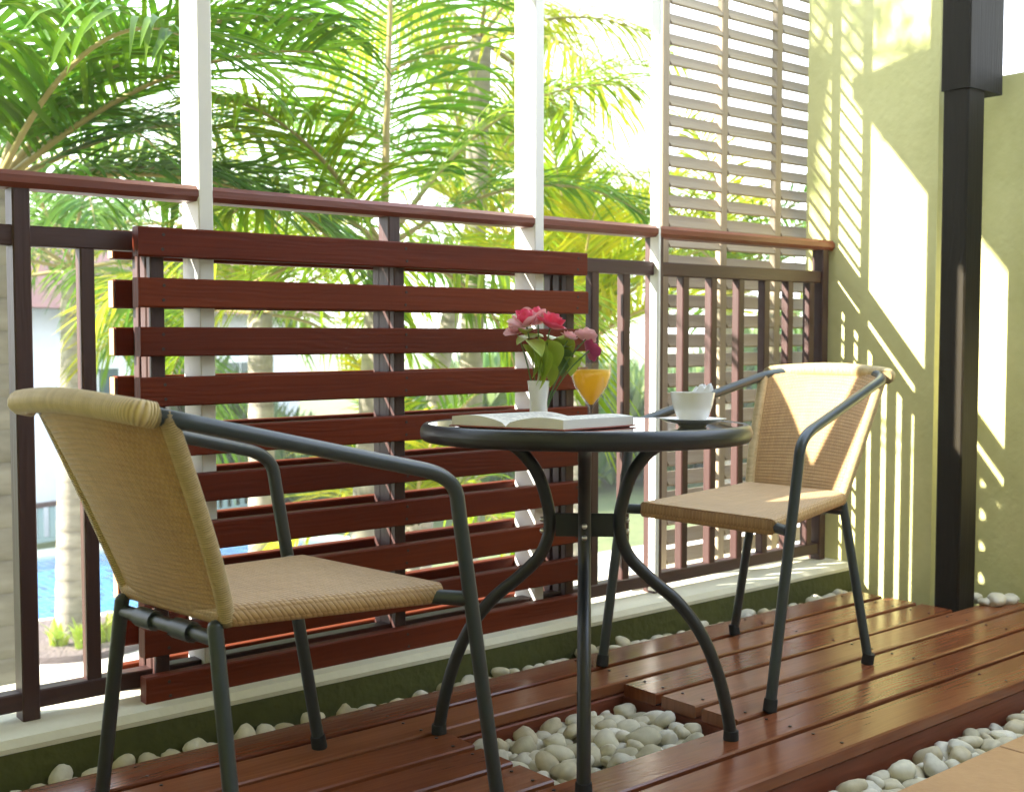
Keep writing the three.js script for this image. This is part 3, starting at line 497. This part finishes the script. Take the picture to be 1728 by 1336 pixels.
palm('leaning palm left of the second white post, far back', [5.4, -1.5, -7.6], [5.55, 1.7, -7.1], { r0: .085, r1: .065, n: 13, L: 1.9, leaf: .58, w: 0.0096, count: 56, hang: .45, mats: [1, 3, 0], eMin: 0, eMax: 1.4, seed: 107, bend: [-.3, 0, 0] });
palm('palm seen through the gaps of the louvred screen', [6.9, -1.5, -5.9], [6.8, 1.15, -5.6], { r0: .09, r1: .07, n: 13, L: 1.5, leaf: .5, w: 0.0102, count: 48, hang: .4, mats: [0, 1, 3], eMin: 0, eMax: 1.3, seed: 108 });
palm('low palm clump behind the lower slats beside the round table', [4.3, -1.5, -6.2], [4.3, -.35, -6.15], { r0: .07, r1: .06, n: 13, L: 1.3, leaf: .45, w: 0.0109, count: 45, hang: .35, mats: [1, 3, 0], eMin: .1, eMax: 1.4, seed: 109 });
palm('palm left of the balcony shading the top of the green wall', [-1.8, -1.5, -5.9], [-.1, 3.75, -4.15], { r0: .11, r1: .08, n: 11, L: 1.25, leaf: .42, w: 0.0109, count: 36, hang: .45, mats: [0, 2], eMin: -.3, eMax: 1.1, seed: 110, bend: [-.5, .2, -.4] });

// pool
{
  const t = thing('swimming_pool', 'blue mosaic swimming pool with white coping below the balcony', 'pool');
  const cx = 4.25, cz = -11.0, rx = 2.6, rz = 1.5, N = 64;
  const ring = (k) => { const s = new THREE.Shape(); s.absellipse(0, 0, rx + k, rz + k, 0, Math.PI * 2); return s; };
  const cop = ring(.32); const hole = new THREE.Path(); hole.absellipse(0, 0, rx, rz, 0, Math.PI * 2); cop.holes.push(hole);
  const cg = new THREE.ExtrudeGeometry(cop, { depth: .06, bevelEnabled: true, bevelSize: .01, bevelThickness: .01, bevelSegments: 2, curveSegments: 48 }); cg.rotateX(-Math.PI / 2); cg.translate(cx, -1.5, cz);
  part('coping', cg, M.ledge, t);
  const mosaic = new THREE.MeshStandardMaterial({ map: texture(256, 256, (u, v) => { const n = 16, i = Math.floor(u * n), j = Math.floor(v * n), fu = (u * n) % 1, fv = (v * n) % 1, g = fu < .1 || fv < .1; const h = hash2(i, j, 9); return g ? [.62, .78, .86] : h > .82 ? [.02, .16, .38] : h > .45 ? [.05, .42, .72] : [.10, .55, .80]; }, true, [.8, .8]), roughness: .25 });
  const fg = new THREE.ShapeGeometry(ring(0), 48); fg.rotateX(-Math.PI / 2); fg.translate(cx, -1.488, cz); part('basin', fg, mosaic, t);
  const wg = new THREE.ShapeGeometry(ring(-.002), 48); wg.rotateX(-Math.PI / 2); wg.translate(cx, -1.462, cz);
  part('water', wg, new THREE.MeshPhysicalMaterial({ color: new THREE.Color().setRGB(.75, .93, .98), transmission: 1, thickness: 0, roughness: .04, ior: 1.33, bumpMap: stuccoBump, bumpScale: .01 }), t);
}
// small planting around the pale trunk
{
  reseed(301); const blade = (l, w, b) => { const P = [], I = []; for (let q = 0; q <= 4; q++) { const v = q / 4, c = w * Math.sin(Math.PI * (.15 + .8 * v)); P.push(-c, l * v - b * .3 * v * v, b * v * v, c, l * v - b * .3 * v * v, b * v * v); } for (let q = 0; q < 4; q++) I.push(q * 2, q * 2 + 1, q * 2 + 3, q * 2, q * 2 + 3, q * 2 + 2); const g = new THREE.BufferGeometry(); g.setAttribute('position', new THREE.Float32BufferAttribute(P, 3)); g.setIndex(I); g.computeVertexNormals(); return g; };
  const bed = single('planting_bed', (() => { const g = new THREE.CylinderGeometry(.62, .66, .07, 40); g.translate(3.1, -1.46, -8.95); return g; })(), stucco([.10, .075, .07], [.2, .16, .15], .02), 'round soil bed at the foot of the pale palm trunk', 'soil bed', null, 'structure');
  [[2.92, -8.72, 0], [3.27, -8.66, 3], [3.2, -8.62, 1], [3.02, -8.55, 1]].forEach(([x, z, mi], k) => {
    const t = thing('bedding_plant', ['small green plant left of the pale palm trunk', 'small yellow green plant right of the pale palm trunk', 'small upright plant close to the pale palm trunk', 'little plant at the front of the soil bed'][k], 'plant', [x, -1.425, z], 0, 'plants in the soil bed');
    const gs = []; for (let i = 0; i < 26; i++) { const g = blade(rr(.1, .24), rr(.012, .022), rr(.03, .16)); g.rotateY(rr(0, 6.28)); g.translate(rr(-.05, .05), 0, rr(-.05, .05)); gs.push(g); } part('foliage', mergeGeometries(gs), [M.leafPlant, M.leafPlant, M.leafDark, leafy(.35, .38, .06)][mi], t);
  });
}
// pale garden house and picket fence beyond the pool
{
  const t = thing('garden_house', 'pale rendered garden house beyond the pool', 'house', [6.4, -1.5, -15.2], .62);
  const wm = stucco([.62, .64, .66], [.74, .75, .77]);
  part('wall', metreBox(-4.6, 4.6, 0, 2.7, -3, 0), wm, t);
  const rs = new THREE.Shape(); rs.moveTo(.5, 2.66); rs.lineTo(1.5 * -1, 3.9); rs.lineTo(-3.5, 2.66); rs.closePath();
  const rg = new THREE.ExtrudeGeometry(rs, { depth: 10, bevelEnabled: false }); rg.rotateY(-Math.PI / 2); rg.translate(5, 0, 0); part('roof', rg, M.joist, t);
  for (const x of [-3.4, -1.3, 2.4]) { const w = part('window', metreBox(x - .5, x + .5, .8, 2.0, .002, .05), M.white, t); part('pane', metreBox(x - .44, x - .02, .86, 1.94, .051, .056), new THREE.MeshPhysicalMaterial({ color: new THREE.Color().setRGB(.06, .09, .1), roughness: .05 }), w); part('pane', metreBox(x + .02, x + .44, .86, 1.94, .051, .056), new THREE.MeshPhysicalMaterial({ color: new THREE.Color().setRGB(.06, .09, .1), roughness: .05 }), w); }
  const d = part('door', metreBox(.3, 1.2, 0, 2.1, .002, .04), M.louver, t); part('handle', tf(new THREE.SphereGeometry(.03, 10, 8), 1.1, 1.0, .06), M.steel, d);
  const f = thing('picket_fence', 'grey green picket fence between the pool and the pale house', 'fence', [5.0, -1.5, -13.2], .3);
  const fm = new THREE.MeshStandardMaterial({ color: new THREE.Color().setRGB(.22, .30, .29), roughness: .6 });
  part('rail', metreBox(-2.4, 2.6, .50, .55, -.03, .03), M.railing, f); part('rail', metreBox(-2.4, 2.6, .12, .17, -.02, .02), fm, f);
  for (let k = 0; k < 34; k++) part('picket', metreBox(-2.38 + k * .148, -2.38 + k * .148 + .07, .171, .499, -.012, .012), fm, f);
}
// distant thicket: one mass of leaves
{
  reseed(401); const blade = (() => { const gs = []; for (let i = 0; i < 5; i++) { const P = [0, 0, 0, -.05, .2, .02, .05, .2, .02, 0, .46, .10], g = new THREE.BufferGeometry(); g.setAttribute('position', new THREE.Float32BufferAttribute(P, 3)); g.setIndex([0, 2, 1, 1, 2, 3]); g.rotateX(rr(-.9, .9)); g.rotateY(rr(0, 6.28)); gs.push(g); } const g = mergeGeometries(gs); g.computeVertexNormals(); return g; })();
  const N = 9000, im = new THREE.InstancedMesh(blade, leafy(.5, .5, .5, .35, .7), N), m4 = new THREE.Matrix4(), q = new THREE.Quaternion(), col = new THREE.Color(); im.name = 'garden_thicket';
  for (let k = 0; k < N; k++) {
    const a = rr(-.15, 1.62), d = rr(17, 22) + 2 * Math.sin(a * 9); const x = Math.cos(1.5 - a) * d, z = -Math.sin(1.5 - a) * d * 1.0;
    const top = .2 + 1.3 * Math.sin(a * 7 + 1) * Math.sin(a * 3.1 + .5) + .6 * Math.sin(a * 23), y = lerp(-1.5, top, Math.pow(R(), .75));
    q.setFromEuler(new THREE.Euler(rr(-.6, .6), rr(0, 6.28), rr(-.6, .6))); const s = rr(1.0, 2.2); m4.compose(V(x, y, z), q, V(s, s, s)); im.setMatrixAt(k, m4);
    const g = rr(.6, 1.2), yel = rr(.4, .8); col.setRGB(.34 * g * yel, .38 * g, .06 * g); im.setColorAt(k, col);
  }
  im.castShadow = im.receiveShadow = true; im.userData = { label: 'thicket of green leaves closing off the far side of the garden', category: 'thicket', kind: 'stuff' }; scene.add(im);
}
scene.traverse(o => { if (o.isMesh) o.castShadow = o.receiveShadow = true; });
renderer.render(scene, camera);
